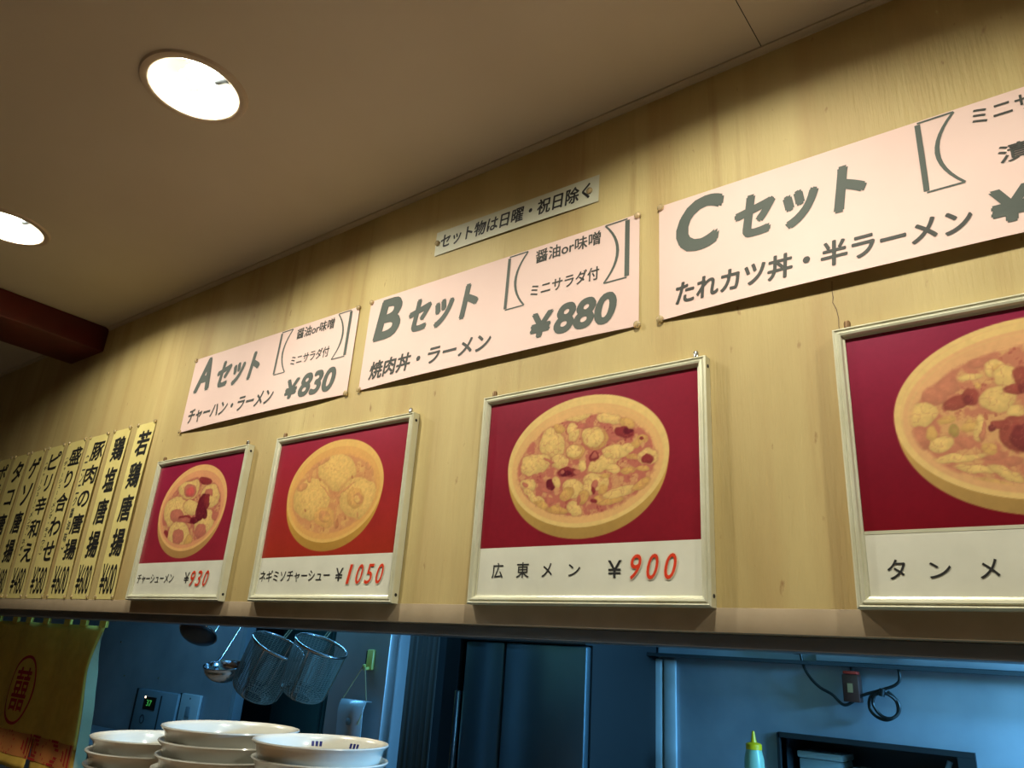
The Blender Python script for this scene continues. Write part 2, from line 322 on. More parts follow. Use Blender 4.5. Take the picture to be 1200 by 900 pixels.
# ------------------------------------------------------------------ pink set posters
PZ, PH = 1.892, .260
def sheet(name, m, w, h, bend, parent, nx=72, nz=16, th=.0003, skew=None):
    bm = bmesh.new(); g = [[bm.verts.new((w * i / nx, bend(w * i / nx, h * j / nz), h * j / nz)) for j in range(nz + 1)] for i in range(nx + 1)]
    if skew:
        for r in g:
            for v in r: v.co.z += skew(v.co.x, v.co.z)
    fs = [bm.faces.new((g[i][j], g[i + 1][j], g[i + 1][j + 1], g[i][j + 1])) for i in range(nx) for j in range(nz)]
    bmesh.ops.recalc_face_normals(bm, faces=fs)
    me = mesh_of(bm); o = link(name, me, m, parent); md = o.modifiers.new('s', 'SOLIDIFY'); md.thickness = th; md.offset = 0; return o
def poster(x0, w, label, letter, line2, w2, price, small1, small2, yoff=0., curl=.012, z=PZ):
    t = thing('poster', label, 'poster', (x0, 0, z), 'pink set-menu posters')
    H = PH
    def bend(x, zz):
        u = min(1, max(0, x / w)); v = min(1, max(0, zz / H))
        return -(.003 + curl * math.sin(math.pi * u) ** .8 * (1 - v) ** 2.2 + .0016 * math.sin(u * 9 + v * 3) * (1 - v) * math.sin(math.pi * u))
    sheet('paper', PINK, w, H, bend, t)
    P = lambda its, nm, m: lettering(nm, m, t, its, -.0007, bend)
    L = [(letter, .038, .130, .094, .122, .085, .18), ('セット', .156, .120, .236, .100, .062, .14), (price[0], .556, .022, .058, .064, .085, .10)]
    if price[1:]: L.append((price[1:], .622, .019, .148, .074, .066, .16))
    P(L, 'heading', INK)
    P([(line2, .036, .021, w2, .052, .035, .05)], 'dish_name', INK2)
    P([(small1[0], .555, .216, small1[1], .034, .022, .0), (small2[0], small2[2], .130, small2[1], .033, .022, .0)], 'small_print', INK2)
    # the two drawn brackets: straight outer stroke, curved inner stroke
    bm = bmesh.new()
    def stroke(pts, ws):
        ribbon(bm, pts, ws, 0)
    for s, xa, xb in ((1, .478, .532), (-1, .792, .738)):
        z0, z1 = .116, .256; k = 8
        stroke([(xa, z0 + .003), (xa, z1 - .003)], .0085 if s > 0 else .011)
        stroke([(xa, z0), (xb, z0)], .0035); stroke([(xa, z1), (xb, z1)], .0035)
        mid = xa + (xb - xa) * .42
        stroke([(mid + (xb - mid) * (2 * q / 12 - 1) ** 2, z0 + (z1 - z0) * q / 12) for q in range(13)], [.004 + .0035 * (1 - abs(2 * q / 12 - 1)) for q in range(13)])
    for v in bm.verts: v.co.y = -.0007 + bend(v.co.x, v.co.z)
    link('bracket', mesh_of(bm), INK, t)
    for x, zz in ((.004, H - .004), (w - .004, H - .004), (.002, .003), (w - .003, .003)):
        if x0 + x > .2: continue
        tack(t, x, bend(x, zz), zz)
    return t
poster(-2.336, .825, 'pink paper poster reading A set, priced 830 yen, leftmost of the pink posters', 'A', 'チャーハン・ラーメン', .465, '¥830', ('醤油or味噌', .17), ('ミニサラダ付', .17, .552), z=1.890)
poster(-1.465, .820, 'pink paper poster reading B set, priced 880 yen, above the framed 900 yen menu', 'B', '焼肉丼・ラーメン', .41, '¥880', ('醤油or味噌', .172), ('ミニサラダ付', .178, .548))
poster(-.600, .825, 'pink paper poster reading C set, cut by the right edge of the photo', 'C', 'たれカツ丼・半ラーメン', .498, '¥', ('ミニサラダ・', .17), ('漬物付', .14, .58), curl=.016)
# narrow notice above the B poster
t = thing('notice_slip', 'narrow pale notice slip pinned highest on the wall, under the ceiling', 'notice', (-1.243, 0, 2.228), rot=(0, math.radians(.9), 0))
sb = lambda x, z: -.002 - .003 * math.sin(math.pi * max(0, min(1, x / .495))) * (1 - z / .07)
sheet('paper', SLIPM, .495, .070, sb, t, 20, 4)
lettering('lettering', BLACKI, t, [('セット物は日曜・祝日除く', .018, .015, .455, .044, .03, .04)], -.0007, sb)
tack(t, .008, -.003, .036); tack(t, .472, -.003, .034)

# ------------------------------------------------------------------ framed menus
B_DATA = {}
B_DATA['1'] = '-63 351 51.9 6.5 24.9 -24.7 Y;-38 335 61.2 -16.1 -9.5 -34.8 y;-27 324 37.3 -9.7 -5.2 -19.0 p;-26 322 23.9 -6.2 -3.6 -13.1 q;49 348 36.2 -6.6 0.8 -11.7 r;91 299 50.3 -10.9 -3.6 -34.7 y;81 308 21.3 -3.7 1.0 -15.2 p;-84 261 72.3 -14.0 -3.8 -47.2 y;-72 248 41.8 -6.2 2.1 -23.2 p;-2 271 43.1 -2.9 9.5 -23.8 y;-9 235 51.2 -9.8 -0.9 -10.4 r;-22 234 33.3 -6.3 -0.7 -8.2 p;87 220 47.2 -13.5 -17.5 -36.3 y;77 195 31.1 -7.1 -5.9 -20.7 p;-39 189 62.6 -8.3 3.6 -41.3 y;-41 185 33.4 -4.4 2.1 -24.5 p;22 167 21.3 -4.6 -5.8 -20.8 Y;59 267 29.9 -6.4 -5.4 -39.9 k;80 285 18.3 -2.2 5.2 -23.1 r;35 231 22.0 3.4 10.8 -10.6 k;80 247 15.5 -2.4 1.0 -14.9 k;95 288 6.9 -0.5 4.4 -11.7 y;141 236 20.0 -1.2 5.5 -15.1 p;-116 196 15.2 -0.7 5.9 -13.5 r;-30 361 38.4 4.7 5.7 -5.8 p'
B_DATA['2'] = '5 317 75.3 -7.2 11.6 -51.4 y;-81 254 72.1 -21.0 -16.3 -50.3 y;100 244 68.9 -21.2 -16.1 -47.4 y;-57 355 24.7 10.1 11.3 -9.8 p;-84 342 14.8 4.6 6.5 -6.3 p;-127 289 18.5 7.7 10.9 -8.8 p;-100 307 8.9 -2.3 -1.6 -10.0 p;58 362 20.7 -2.3 1.5 -7.2 p;123 328 11.0 -3.1 -3.0 -15.8 p;140 312 4.4 -1.0 -0.9 -14.7 p;-15 203 38.7 7.4 19.9 -25.8 Q;-16 207 23.4 -1.4 3.6 -15.3 p;-6 202 16.3 -0.9 2.3 -9.9 Q;89 245 33.2 -6.3 -1.3 -25.5 Q;100 244 18.6 -1.4 3.1 -15.0 p;95 243 11.0 -0.8 2.0 -9.8 y;23 216 4.6 -0.5 5.0 -41.2 p;-24 269 27.1 -19.8 -2.4 -1.3 p;50 271 33.4 14.6 2.8 -2.4 p;25 255 9.2 1.6 3.9 -5.3 p;35 185 5.7 -0.9 -0.5 -12.3 r;-58 304 3.1 -0.3 1.2 -4.9 r;69 297 4.5 -0.4 0.8 -3.9 r;-96 225 3.7 -0.2 1.0 -4.0 r;-63 183 3.6 -0.2 1.4 -5.4 r;-13 173 4.1 -0.2 1.3 -5.3 r;108 203 3.8 -0.2 1.7 -8.1 p;63 198 3.4 -0.2 1.1 -5.2 r;154 295 2.7 -0.2 1.3 -6.8 r'
B_DATA['3'] = '-74 313 31.3 -3.8 1.9 -31.9 y;-54 274 21.3 -2.2 0.8 -14.7 y;-113 274 36.0 7.4 9.7 -20.2 y;-25 332 14.8 -1.9 0.8 -18.7 y;-18 289 20.8 -2.3 0.8 -17.5 Y;-21 291 17.5 -2.0 0.7 -14.6 y;25 312 28.9 -3.6 0.8 -23.5 Y;21 315 24.2 -3.0 0.7 -21.1 y;-16 363 28.8 0.4 2.7 -11.5 y;58 348 30.4 -8.2 -1.6 -12.0 y;97 333 14.4 -6.8 -4.4 -11.1 Y;-58 343 15.2 -2.0 0.5 -9.5 Y;-3 340 14.2 0.3 1.2 -5.3 p;90 316 21.8 -6.4 -1.8 -10.2 r;98 317 9.9 -1.3 0.1 -5.7 k;71 306 15.5 -1.9 0.1 -7.1 p;128 299 11.1 -1.4 0.1 -9.0 Y;115 291 11.9 -1.4 0.1 -7.6 Y;127 299 4.4 -0.6 0.0 -4.2 r;50 263 35.5 13.4 8.0 -13.7 y;71 280 28.5 -1.0 1.6 -13.4 y;98 286 13.2 -1.5 0.1 -8.7 y;110 267 16.7 -1.8 0.1 -6.9 Y;139 264 20.9 -2.3 0.1 -15.2 y;139 259 11.6 -1.2 0.0 -9.4 r;24 276 8.4 -3.6 -4.3 -10.9 r;25 277 4.6 -2.0 -3.0 -7.7 p;1 257 8.1 -2.0 -1.9 -11.7 y;-34 250 25.8 -2.5 0.5 -10.8 r;-38 248 14.7 -1.4 0.4 -7.2 k;-47 251 5.5 -0.5 0.2 -4.4 p;-11 247 7.4 -0.7 0.2 -5.7 p;-72 228 11.1 -2.6 -1.7 -11.2 k;-85 219 21.1 -6.3 -1.3 -4.8 p;-58 233 8.3 0.5 3.2 -12.3 y;-128 233 18.8 -1.6 1.0 -14.1 y;-135 234 6.3 -0.5 0.4 -6.0 p;-111 206 26.9 -18.5 -5.6 -5.9 y;-92 190 19.2 -10.2 -3.5 -5.3 Y;-73 196 12.8 -0.9 0.4 -6.4 p;-20 217 23.7 -1.9 0.8 -17.6 y;-36 206 13.8 9.1 7.0 -7.3 Y;-53 177 24.9 -3.4 -0.5 -9.0 Y;-16 178 10.8 -15.5 -11.8 -5.1 y;30 225 27.4 -2.4 0.6 -17.3 y;14 214 11.9 -1.0 0.6 -15.6 y;46 208 8.8 -3.5 -4.2 -10.6 Y;28 220 6.0 -2.4 -3.7 -9.4 p;25 208 4.0 -0.3 0.2 -6.9 r;3 198 11.4 -4.4 -5.0 -12.6 Y;-7 193 4.0 -0.9 -1.7 -10.1 p;43 191 17.3 -1.3 0.2 -8.1 Y;27 189 8.6 -0.6 0.1 -4.1 r;84 202 38.9 6.9 3.3 -9.9 y;66 185 25.8 2.2 1.3 -6.0 Y;125 212 17.7 9.8 5.0 -6.9 Y;99 241 14.9 -1.4 0.1 -6.1 Y;128 241 14.5 -1.4 0.0 -5.4 Y;68 246 15.3 -1.5 0.2 -7.6 y;49 235 11.7 -1.1 0.1 -4.8 Y;29 367 28.3 -4.2 0.2 -5.2 Y;-80 277 11.7 -6.7 -1.6 -2.4 p'
B_DATA['4'] = '-106 317 15.5 4.0 2.3 -13.7 p;-126 303 17.4 -2.8 -1.8 -15.7 p;-144 277 22.1 1.3 0.6 -17.4 y;-95 291 22.1 6.0 1.7 -10.0 r;-80 295 11.8 -4.6 -3.5 -12.4 r;-83 292 6.9 -1.1 -0.9 -6.8 k;-62 345 16.6 -0.3 -0.1 -7.0 p;-45 332 12.8 -2.4 -1.8 -12.9 y;-43 332 5.4 -1.0 -0.8 -6.1 Y;-76 326 14.0 -1.0 -0.3 -4.9 y;-33 318 15.7 -2.8 -2.3 -16.7 y;-48 287 21.0 -3.4 -2.7 -19.8 y;-70 311 4.4 -0.8 -0.6 -4.8 Y;-28 297 12.6 -0.7 -0.6 -8.0 r;-15 315 11.5 -2.1 -2.4 -16.5 r;-18 297 5.1 -0.9 -0.9 -5.9 k;-112 265 11.2 3.1 1.2 -6.6 Y;-106 247 7.3 -1.0 -1.2 -10.0 g;-86 252 10.9 3.1 1.4 -8.4 Y;-125 229 17.1 1.5 0.4 -13.4 y;-150 243 11.5 3.3 3.9 -19.9 p;-135 248 6.7 -3.9 -4.6 -10.4 Y;-75 247 5.7 -2.0 -5.4 -19.0 y;-72 243 3.6 -1.1 -4.0 -15.9 p;-94 229 10.9 -1.3 -1.0 -7.9 p;-29 234 22.7 -2.9 -3.9 -26.9 r;-25 227 15.1 -1.9 -2.7 -18.9 k;-48 250 11.2 -4.1 -2.0 -6.9 r;-59 246 4.8 -0.6 -0.9 -6.5 k;-64 206 13.1 -1.4 -0.9 -6.4 p;-68 216 10.6 -1.2 -1.2 -9.0 Y;-105 207 32.9 -0.1 -0.3 -5.9 y;-119 192 15.4 -6.6 -2.2 -6.2 p;-86 189 28.2 -7.6 -1.4 -5.6 y;-90 173 22.6 -7.9 -1.5 -4.9 Y;-52 179 19.1 -13.6 -3.6 -6.5 y;-64 167 19.0 -8.1 -1.5 -4.1 Y;-42 197 12.9 1.4 0.0 -6.9 p;-29 267 10.3 -1.5 -1.0 -7.1 y'
B_DATA['4'] += ';' + ';'.join(' '.join([str(10 - float(q[0])), str(float(q[1]) - 6), str(-float(q[2])), q[3], str(-float(q[4])), q[5], q[6]]) for q in [b.split() for b in B_DATA['4'].split(';')] if float(q[0]) < -45)
PAL = {'y': (222, 190, 116), 'Y': (204, 162, 92), 'p': (184, 106, 88), 'q': (206, 88, 84), 'r': (132, 42, 48), 'k': (98, 18, 36), 'g': (150, 130, 70), 'Q': (206, 148, 90)}
def vnoise(x, y, seed):
    rs = np.random.RandomState(seed); g = rs.rand(64, 64)
    xi, yi = np.floor(x).astype(int), np.floor(y).astype(int); fx, fy = x - xi, y - yi; fx = fx * fx * (3 - 2 * fx); fy = fy * fy * (3 - 2 * fy)
    G = lambda a, b: g[a % 64, b % 64]
    return (G(xi, yi) * (1 - fx) + G(xi + 1, yi) * fx) * (1 - fy) + (G(xi, yi + 1) * (1 - fx) + G(xi + 1, yi + 1) * fx) * fy
def fbm(x, y, s, seed, o=4):
    v = 0; a = .5
    for k in range(o): v = v + a * vnoise(x * s * 2 ** k + 7 * k, y * s * 2 ** k + 3 * k, seed + k); a *= .5
    return v / (1 - .5 ** o)
def sstep(a, b, v): t_ = np.clip((v - a) / (b - a), 0, 1); return t_ * t_ * (3 - 2 * t_)
def print_picture(parent, w, z0, z1, key, blobs, bg0, bg1, tint, fade):
    """the printed photograph of a bowl: a flat sheet whose ink colours are stored per point"""
    nx, nz = 300, 190; X, Z = np.meshgrid(np.linspace(-w / 2, w / 2, nx), np.linspace(z0, z1, nz), indexing='ij')
    x, z = X * 1000, Z * 1000; sd = {'1': 3, '2': 11, '3': 23, '4': 37}[key]
    n1 = fbm(x / 1000, z / 1000, 14, sd); n2 = fbm(x / 1000, z / 1000, 70, sd + 9); n3 = fbm(x / 1000, z / 1000, 170, sd + 17, 3)
    A = lambda c: np.array(c, float)
    g = np.clip((z - z0 * 1000) / ((z1 - z0) * 1000), 0, 1)[..., None]
    C = A(bg1) * (1 - g) + A(bg0) * g; C = C * (1.04 + .14 * n1[..., None])
    C = np.broadcast_to(C, x.shape + (3,)).copy()
    def over(c, a): nonlocal C; a = a[..., None]; C = C * (1 - a) + c * a
    def ell(cx, cz, rx, rz): return np.sqrt(((x - cx) / rx) ** 2 + ((z - cz) / rz) ** 2)
    # body of the bowl below the rim
    lower = np.clip((z - 120) / 150, 0, 1); rr = 182 * np.clip(1 - ((272 - z) / 165) ** 2.6 * .50, .0, 1)
    body = np.where(z < 272, np.abs(x) / np.maximum(rr, 1) , 2.); bott = ell(0, 196, 118, 76); bd = np.minimum(np.maximum(body, np.where(z < 160, 3, 0)), bott * 1.0)
    e1 = ell(0, 250, 181, 131)
    bd2 = ((np.abs(x) / 181) ** 2.0 + (np.clip(272 - z, 0, 999) / 152) ** 2.25)
    shade = np.clip((272 - z) / 150, 0, 1)[..., None]
    over(A(tint[1]) * (1 - shade * .22) * (.97 + .06 * n1[..., None]), (1 - sstep(.985, 1.015, bd2)) * (z < 275))
    rim = ell(0, 272, 182, 131); over(A(tint[0]) * (.97 + .06 * n2[..., None]), 1 - sstep(.992, 1.006, rim))
    over(A(tint[2]), (1 - sstep(.0, .012, np.abs(rim - .945))) * .35 * (z > 230))
    inner = ell(0, 267, 171, 118); over(A(tint[2]) * (.97 + .08 * n1[..., None]), 1 - sstep(.985, 1.01, inner))
    over(A(tint[0]) * .97, (1 - sstep(0, .014, np.abs(inner - .95))) * .4 * (z > 260))
    soup = ell(0, 262, 156, 99); ms = 1 - sstep(.96, 1.02, soup + .05 * (n2 - .5))
    over(A(PAL['p']) * fade + A(tint[0]) * (1 - fade), ms)
    k2 = sstep(.42, .62, n2); over(A(PAL['y']) * fade + A(tint[0]) * (1 - fade), ms * k2 * .55)
    over(A(PAL['r']) * fade + A(tint[2]) * (1 - fade), ms * sstep(.60, .72, n3) * sstep(.4, .6, n1) * .55)
    wx = (fbm(x / 1000, z / 1000, 55, sd + 31, 3) - .5) * 9; wz = (fbm(x / 1000, z / 1000, 55, sd + 41, 3) - .5) * 9
    clip = 1 - sstep(.97, 1.03, ell(0, 262, 160, 102))
    for b in blobs.split(';'):
        q = b.split(); cx, cz, ux, uz, vx, vz = map(float, q[:6]); det = ux * vz - uz * vx
        if abs(det) < 1e-6: continue
        dx, dz = x + wx - cx, z + wz - cz; a = (dx * vz - dz * vx) / det; c = (-dx * uz + dz * ux) / det; d = np.sqrt(a * a + c * c)
        soft = 1.2 / max(2.5, math.sqrt(abs(det)) ** .8); col = A(PAL[q[6]]) * fade + A(tint[0]) * (1 - fade)
        lit = np.clip(1.03 - .09 * d * d - .05 * c, .8, 1.08)[..., None]
        if q[6] in 'yY' and math.sqrt(abs(det)) > 12: over(A(PAL['p']) * fade * .92 + A(tint[2]) * (1 - fade), clip * (1 - sstep(1.0, 1.22, d)) * .45)
        over(col * lit * (.94 + .1 * n3[..., None]), clip * (1 - sstep(1 - soft, 1 + soft, d)) * .93)
    rid = 1 - np.abs(2 * fbm(x / 1000, z / 1000, 95, sd + 55, 2) - 1); fine = sstep(.88, .99, rid)
    over(A(PAL['p']) * fade * .95 + A(tint[2]) * (1 - fade), clip * fine * .34)
    C = C * (.97 + .06 * n3[..., None]); C = np.clip(C, 0, 255) / 255
    Lc = np.where(C <= .04045, C / 12.92, ((C + .055) / 1.055) ** 2.4)
    V = np.stack([X.ravel(), np.full(X.size, -.0125), Z.ravel()], 1); idx = np.arange(nx * nz).reshape(nx, nz)
    F = np.stack([idx[:-1, :-1], idx[1:, :-1], idx[1:, 1:], idx[:-1, 1:]], -1).reshape(-1, 4)
    me = bpy.data.meshes.new('mesh'); me.vertices.add(len(V)); me.vertices.foreach_set('co', V.ravel()); me.loops.add(F.size); me.loops.foreach_set('vertex_index', F.ravel())
    me.polygons.add(len(F)); me.polygons.foreach_set('loop_start', np.arange(0, F.size, 4)); me.update(calc_edges=True)
    at = me.color_attributes.new('ink', 'FLOAT_COLOR', 'POINT'); at.data.foreach_set('color', np.concatenate([Lc.reshape(-1, 3), np.ones((X.size, 1))], 1).ravel())
    return link('printed_picture', me, PICM, parent)
PICM = mat('printed_picture_gloss', (128, 128, 128), .28, 0, coat=.15); _nt = PICM.node_tree
_a = _nt.nodes.new('ShaderNodeAttribute'); _a.attribute_name = 'ink'; _nt.links.new(_a.outputs['Color'], _nt.nodes['Principled BSDF'].inputs['Base Color'])
def menu_frame(x0, x1, label, key, name_items, yen, digits, bg0, bg1, tint, fade, yellow=False):
    w = x1 - x0; h = .437; cx = (x0 + x1) / 2; t = thing('framed_menu', label, 'picture', (cx, 0, 1.357), 'framed dish menus along the wall')
    prof = [(0, -.001), (0, -.020), (.003, -.0225), (.005, -.0205), (.007, -.0205), (.009, -.0225), (.0125, -.0215), (.0145, -.017), (.0175, -.0155), (.0175, -.001)]
    C4 = [(-w / 2, 0), (w / 2, 0), (w / 2, h), (-w / 2, h)]; IN = [(1, 1), (-1, 1), (-1, -1), (1, -1)]
    for i in range(4):
        j = (i + 1) % 4; bm = bmesh.new()
        A_ = [bm.verts.new((C4[i][0] + IN[i][0] * p, y, C4[i][1] + IN[i][1] * p)) for p, y in prof]; B_ = [bm.verts.new((C4[j][0] + IN[j][0] * p, y, C4[j][1] + IN[j][1] * p)) for p, y in prof]
        for k in range(len(prof) - 1): bm.faces.new((A_[k], A_[k + 1], B_[k + 1], B_[k]))
        bm.faces.new(A_); bm.faces.new(B_[::-1]); link('rail', mesh_of(bm), FRAMEM, t)
    box('backing', DARK, -w / 2 + .002, w / 2 - .002, -.0115, -.0005, .002, h - .002, t)
    print_picture(t, w - .034, .109, h - .016, key, B_DATA[key], bg0, bg1, tint, fade)
    box('caption_card', WPAPER, -w / 2 + .016, w / 2 - .016, -.0128, -.0116, .015, .1095, t)
    if yellow: box('card_edge', FRAMEM, -w / 2 + .016, w / 2 - .016, -.0132, -.0117, .1055, .1105, t)
    lettering('dish_name', BLACKI, t, name_items, -.0134)
    if yen: lettering('yen_sign', BLACKI, t, [('¥', yen[0], .048, yen[1], .031, .012, .02)], -.0134)
    s0, dw, dh, z0 = digits[1:]
    for k, ch in enumerate(digits[0]):
        xx = s0 + k * dw; ww = dw * .62 if ch != '1' else dw * .26
        if ch == '1': xx += dw * .15
        d = lettering('price_digit', STICK, t, [(ch, xx - .002, z0 - .002, ww + .004, dh + .004, .07, .22)], -.0138)
        lettering('red_face', REDD, d, [(ch, xx, z0, ww, dh, .012, .22)], -.0144)
    for sx in (-1, 1):   # spring clips on the top rail, screws in the side rails
        bm = bmesh.new(); add_lathe(bm, [(0, 0), (.005, 0), (.0055, .012), (.004, .016), (0, .017)], 14); c = link('hanger', mesh_of(bm, 40), CHROME if sx > 0 else mat('rusty_metal', (120, 92, 58), .5, .5), t); c.location = (sx * (w / 2 - .022), -.010, h - .001)
        for zz in (.018, h - .018):
            bm = bmesh.new(); add_lathe(bm, [(0, .0012), (.003, .0010), (.0038, 0)], 12); s_ = link('screw', mesh_of(bm), DARK, t); s_.matrix_local = Matrix.Translation((sx * w / 2, -.010, zz)) @ Matrix.Rotation(sx * math.pi / 2, 4, 'Y')
    return t
TINTY = ((222, 190, 120), (210, 168, 90), (218, 172, 112))
menu_frame(-2.398, -1.892, 'smallest-looking framed menu with round pork slices, priced 930 yen', '1', [('チャーシューメン', -.222, .048, .210, .028, .010, .03)], (.046, .026), ('930', .080, .0345, .043, .0395), (128, 26, 56), (130, 34, 46), ((226, 176, 112), (216, 164, 96), (216, 150, 106)), 1.)
menu_frame(-1.760, -1.230, 'framed menu of a faded pale bowl, priced 1050 yen', '2', [('ネギミソチャーシュー', -.240, .048, .278, .030, .010, .03)], (.058, .026), ('1050', .099, .0335, .044, .0420), (134, 28, 52), (140, 42, 28), ((222, 178, 100), (214, 162, 74), (214, 160, 92)), .45)
menu_frame(-1.016, -.501, 'framed menu of a vegetable-topped noodle bowl, priced 900 yen', '3', [('広', -.204, .050, .028, .030, .010, 0), ('東', -.143, .050, .030, .030, .010, 0), ('メ', -.083, .051, .024, .026, .010, 0), ('ン', -.023, .052, .026, .022, .010, 0)], (.061, .028), ('900', .106, .0335, .043, .0450), (122, 28, 48), (116, 22, 34), TINTY, 1.)
menu_frame(-.283, .230, 'framed menu cut by the right edge of the photo, bowl with dark red lumps', '4', [('タ', -.213, .041, .024, .028, .010, 0), ('ン', -.160, .042, .027, .022, .010, 0), ('メ', -.100, .041, .023, .026, .010, 0), ('ン', -.038, .042, .027, .022, .010, 0)], None, ('', .101, .0335, .043, .0450), (128, 30, 60), (104, 10, 24), ((224, 190, 122), (210, 168, 96), (218, 168, 116)), .78, True)

# ------------------------------------------------------------------ yellow menu strips
def vertical(chars, x, ztop, cw, ch, gap, bold):
    its = []; z = ztop
    for c in chars:
        kw, kh = charw(c); hh = ch * kh; ww = cw * kw
        if c in 'ー':
            its.append((c, x - cw * .06, z - ch * .9, cw * .12, ch * .8, bold, 0, math.pi / 2))
        elif c in '()': its.append((c, x - cw * .4, z - ch * (.85 if c == '(' else .5), cw * .8, ch * .3, bold, 0, -math.pi / 2))
        elif c == '・': its.append((c, x - cw * .1, z - ch * .6, cw * .2, cw * .2, bold, 0))
        elif c in 'ャュ': its.append((c, x - cw * .2, z - ch * .75, cw * .6, ch * .6, bold, 0))
        else: its.append((c, x - ww / 2, z - ch / 2 - hh / 2, ww, hh, bold, 0))
        z -= ch * gap
    return its
STRIPS = [  # x left, width, big text, small text, price, label
    (-2.640, .126, '若鶏唐揚', '', '¥600', 'yellow paper strip nearest the framed menus, rightmost of the strips'),
    (-2.814, .126, '鶏塩唐揚', '', '¥600', 'yellow paper strip second from the right, for salt chicken, 600 yen'),
    (-3.004, .150, '豚肉の唐揚', '(ニンニク醤油味)', '¥600', 'yellow paper strip third from the right, for fried pork, 600 yen'),
    (-3.186, .150, '盛り合わせ', '(チャーシュー・メンマ・キュウリ)', '¥580', 'yellow paper strip priced 580 yen, fourth from the right'),
    (-3.370, .150, 'ピリ辛和え', '(チャーシュー・メンマ・ネギ)', '¥480', 'yellow paper strip priced 480 yen, fifth from the right'),
    (-3.540, .140, 'ゲソ唐揚', '', '¥480', 'yellow paper strip for fried squid legs, sixth from the right'),
    (-3.712, .146, 'タコ唐揚', '', '¥480', 'yellow paper strip for fried octopus, seventh from the right'),
    (-3.886, .146, 'ポテト唐揚', '', '¥380', 'yellow paper strip farthest left, cut by the edge of the photo')]
for x0, w, big, small, price, label in STRIPS:
    H = .598; t = thing('menu_strip', label, 'menu', (x0, 0, 1.359), 'yellow menu strips'); cv = .006 + .003 * random.random()
    fb = lambda x, z, cv=cv, w=w: -(.002 + cv * math.sin(math.pi * min(1, max(0, z / .598))) * (.35 + .65 * min(1, max(0, x / w))))
    sheet('paper', YPAPER, w, H, fb, t, 8, 40)
    n = len(big); cw = min(.104, w * .74); xc = w * (.56 if not small else .64); gap = 1.0; top = H - .022; span = .455; ch = span / n
    its = []
    z = top
    for c in big:
        kw, kh = charw(c); hh = ch * .86 * kh; its.append((c, xc - cw * kw / 2, z - ch * .46 - hh / 2, cw * kw, hh, .040, 0)); z -= ch
    its.append((price, w * .10, .016, w * .80, .098, .012, 0))
    lettering('lettering', BLACKI, t, its, -.0007, fb)
    if small:
        m_ = len(small); sc = .40 / m_; z = top - .03
        lettering('small_print', INK2, t, vertical(small, w * .17, z, min(.030, w * .2), sc * .85, 1 / .85, .02), -.0007, fb)
    for x in (.006, w - .006): tack(t, x, fb(x, H - .004), H - .001, .95)
    for x in (.006, w - .006): tack(t, x, fb(x, .004), .008, .75)

# ------------------------------------------------------------------ curtain (noren) hanging in the opening
t = thing('door_curtain', 'mustard yellow cloth curtain with red emblem hanging at the left of the opening', 'curtain', (-3.045, .26, 1.297)); t.scale = (1.187, 1.187, 1.187)
def wav(x): return .006 * math.sin(x * 15) + .003 * math.sin(x * 37 + 1)
def curl(x, z): return wav(x) + .010 * max(0, (-z - .15) / .4) * math.sin(x * 6 + 1)
bm = bmesh.new()
def cloth(x0, x1, z0, z1, nx, nz, right=None, left=None):
    g = []
    for i in range(nx + 1):
        row = []
        for j in range(nz + 1):
            z = z0 + (z1 - z0) * j / nz; a = x0 if left is None else left(z); b = x1 if right is None else right(z); x = a + (b - a) * i / nx
            row.append(bm.verts.new((x, curl(x, z), z)))
        g.append(row)
    for i in range(nx):
        for j in range(nz): bm.faces.new((g[i][j], g[i + 1][j], g[i + 1][j + 1], g[i][j + 1]))
redge = lambda z: -.012 - .055 * math.exp(-((z + .12) / .10) ** 2) * .35 - .02 * max(0, min(1, (-z - .02) / .12)) + .02 * max(0, min(1, (-z - .2) / .25))
cloth(-1.25, 0, -.375, -.012, 60, 20, right=redge)
slit = -.338
cloth(slit, 0, -.47, -.375, 20, 6, right=redge, left=lambda z: slit + .0 + .028 * max(0, (-z - .375) / .095))
cloth(-.95, slit, -.47, -.375, 30, 6, right=lambda z: slit - .006 * max(0, (-z - .375) / .095))
cloth(-1.25, -.955, -.47, -.375, 12, 6)
c = link('cloth', mesh_of(bm, 80), NOREN, t); md = c.modifiers.new('s', 'SOLIDIFY'); md.thickness = .001
bm = bmesh.new(); g = []
for j in range(24):
    z = -.03 - .44 * j / 23; b = redge(z); g.append([bm.verts.new((b - .001, curl(b, z) - .0012, z)), bm.verts.new((b + .004 + .018 * min(1, max(0, (-z - .05) / .1)), curl(b, z) + .022 * min(1, max(0, (-z - .05) / .1)), z))])
for a, b in zip(g, g[1:]): bm.faces.new((a[0], a[1], b[1], b[0]))
c = link('hem', mesh_of(bm), NHEM, t); md = c.modifiers.new('s', 'SOLIDIFY'); md.thickness = .001
for k in range(9):
    x = -.03 - k * .142; box('tab', NOREN, x - .022, x + .022, wav(x) - .004, wav(x) + .005, -.016, .0165, t)
tube('rod', DARK, [(-1.3, .003, .010), (.03, .003, .010)], .006, t, 10)
bm = bmesh.new(); ribbon(bm, [(-.508 + .097 * math.cos(a), -.236 + .108 * math.sin(a)) for a in [2 * math.pi * k / 40 for k in range(40)]], .010, 0, True)
for v in bm.verts: v.co.y = curl(v.co.x, v.co.z) - .0014
link('emblem_ring', mesh_of(bm), NRED, t)
lettering('emblem', NRED, t, [('囍', -.562, -.305, .108, .142, .02, 0)], -.0016, lambda x, z: curl(x, z))
bm = bmesh.new(); u = .15
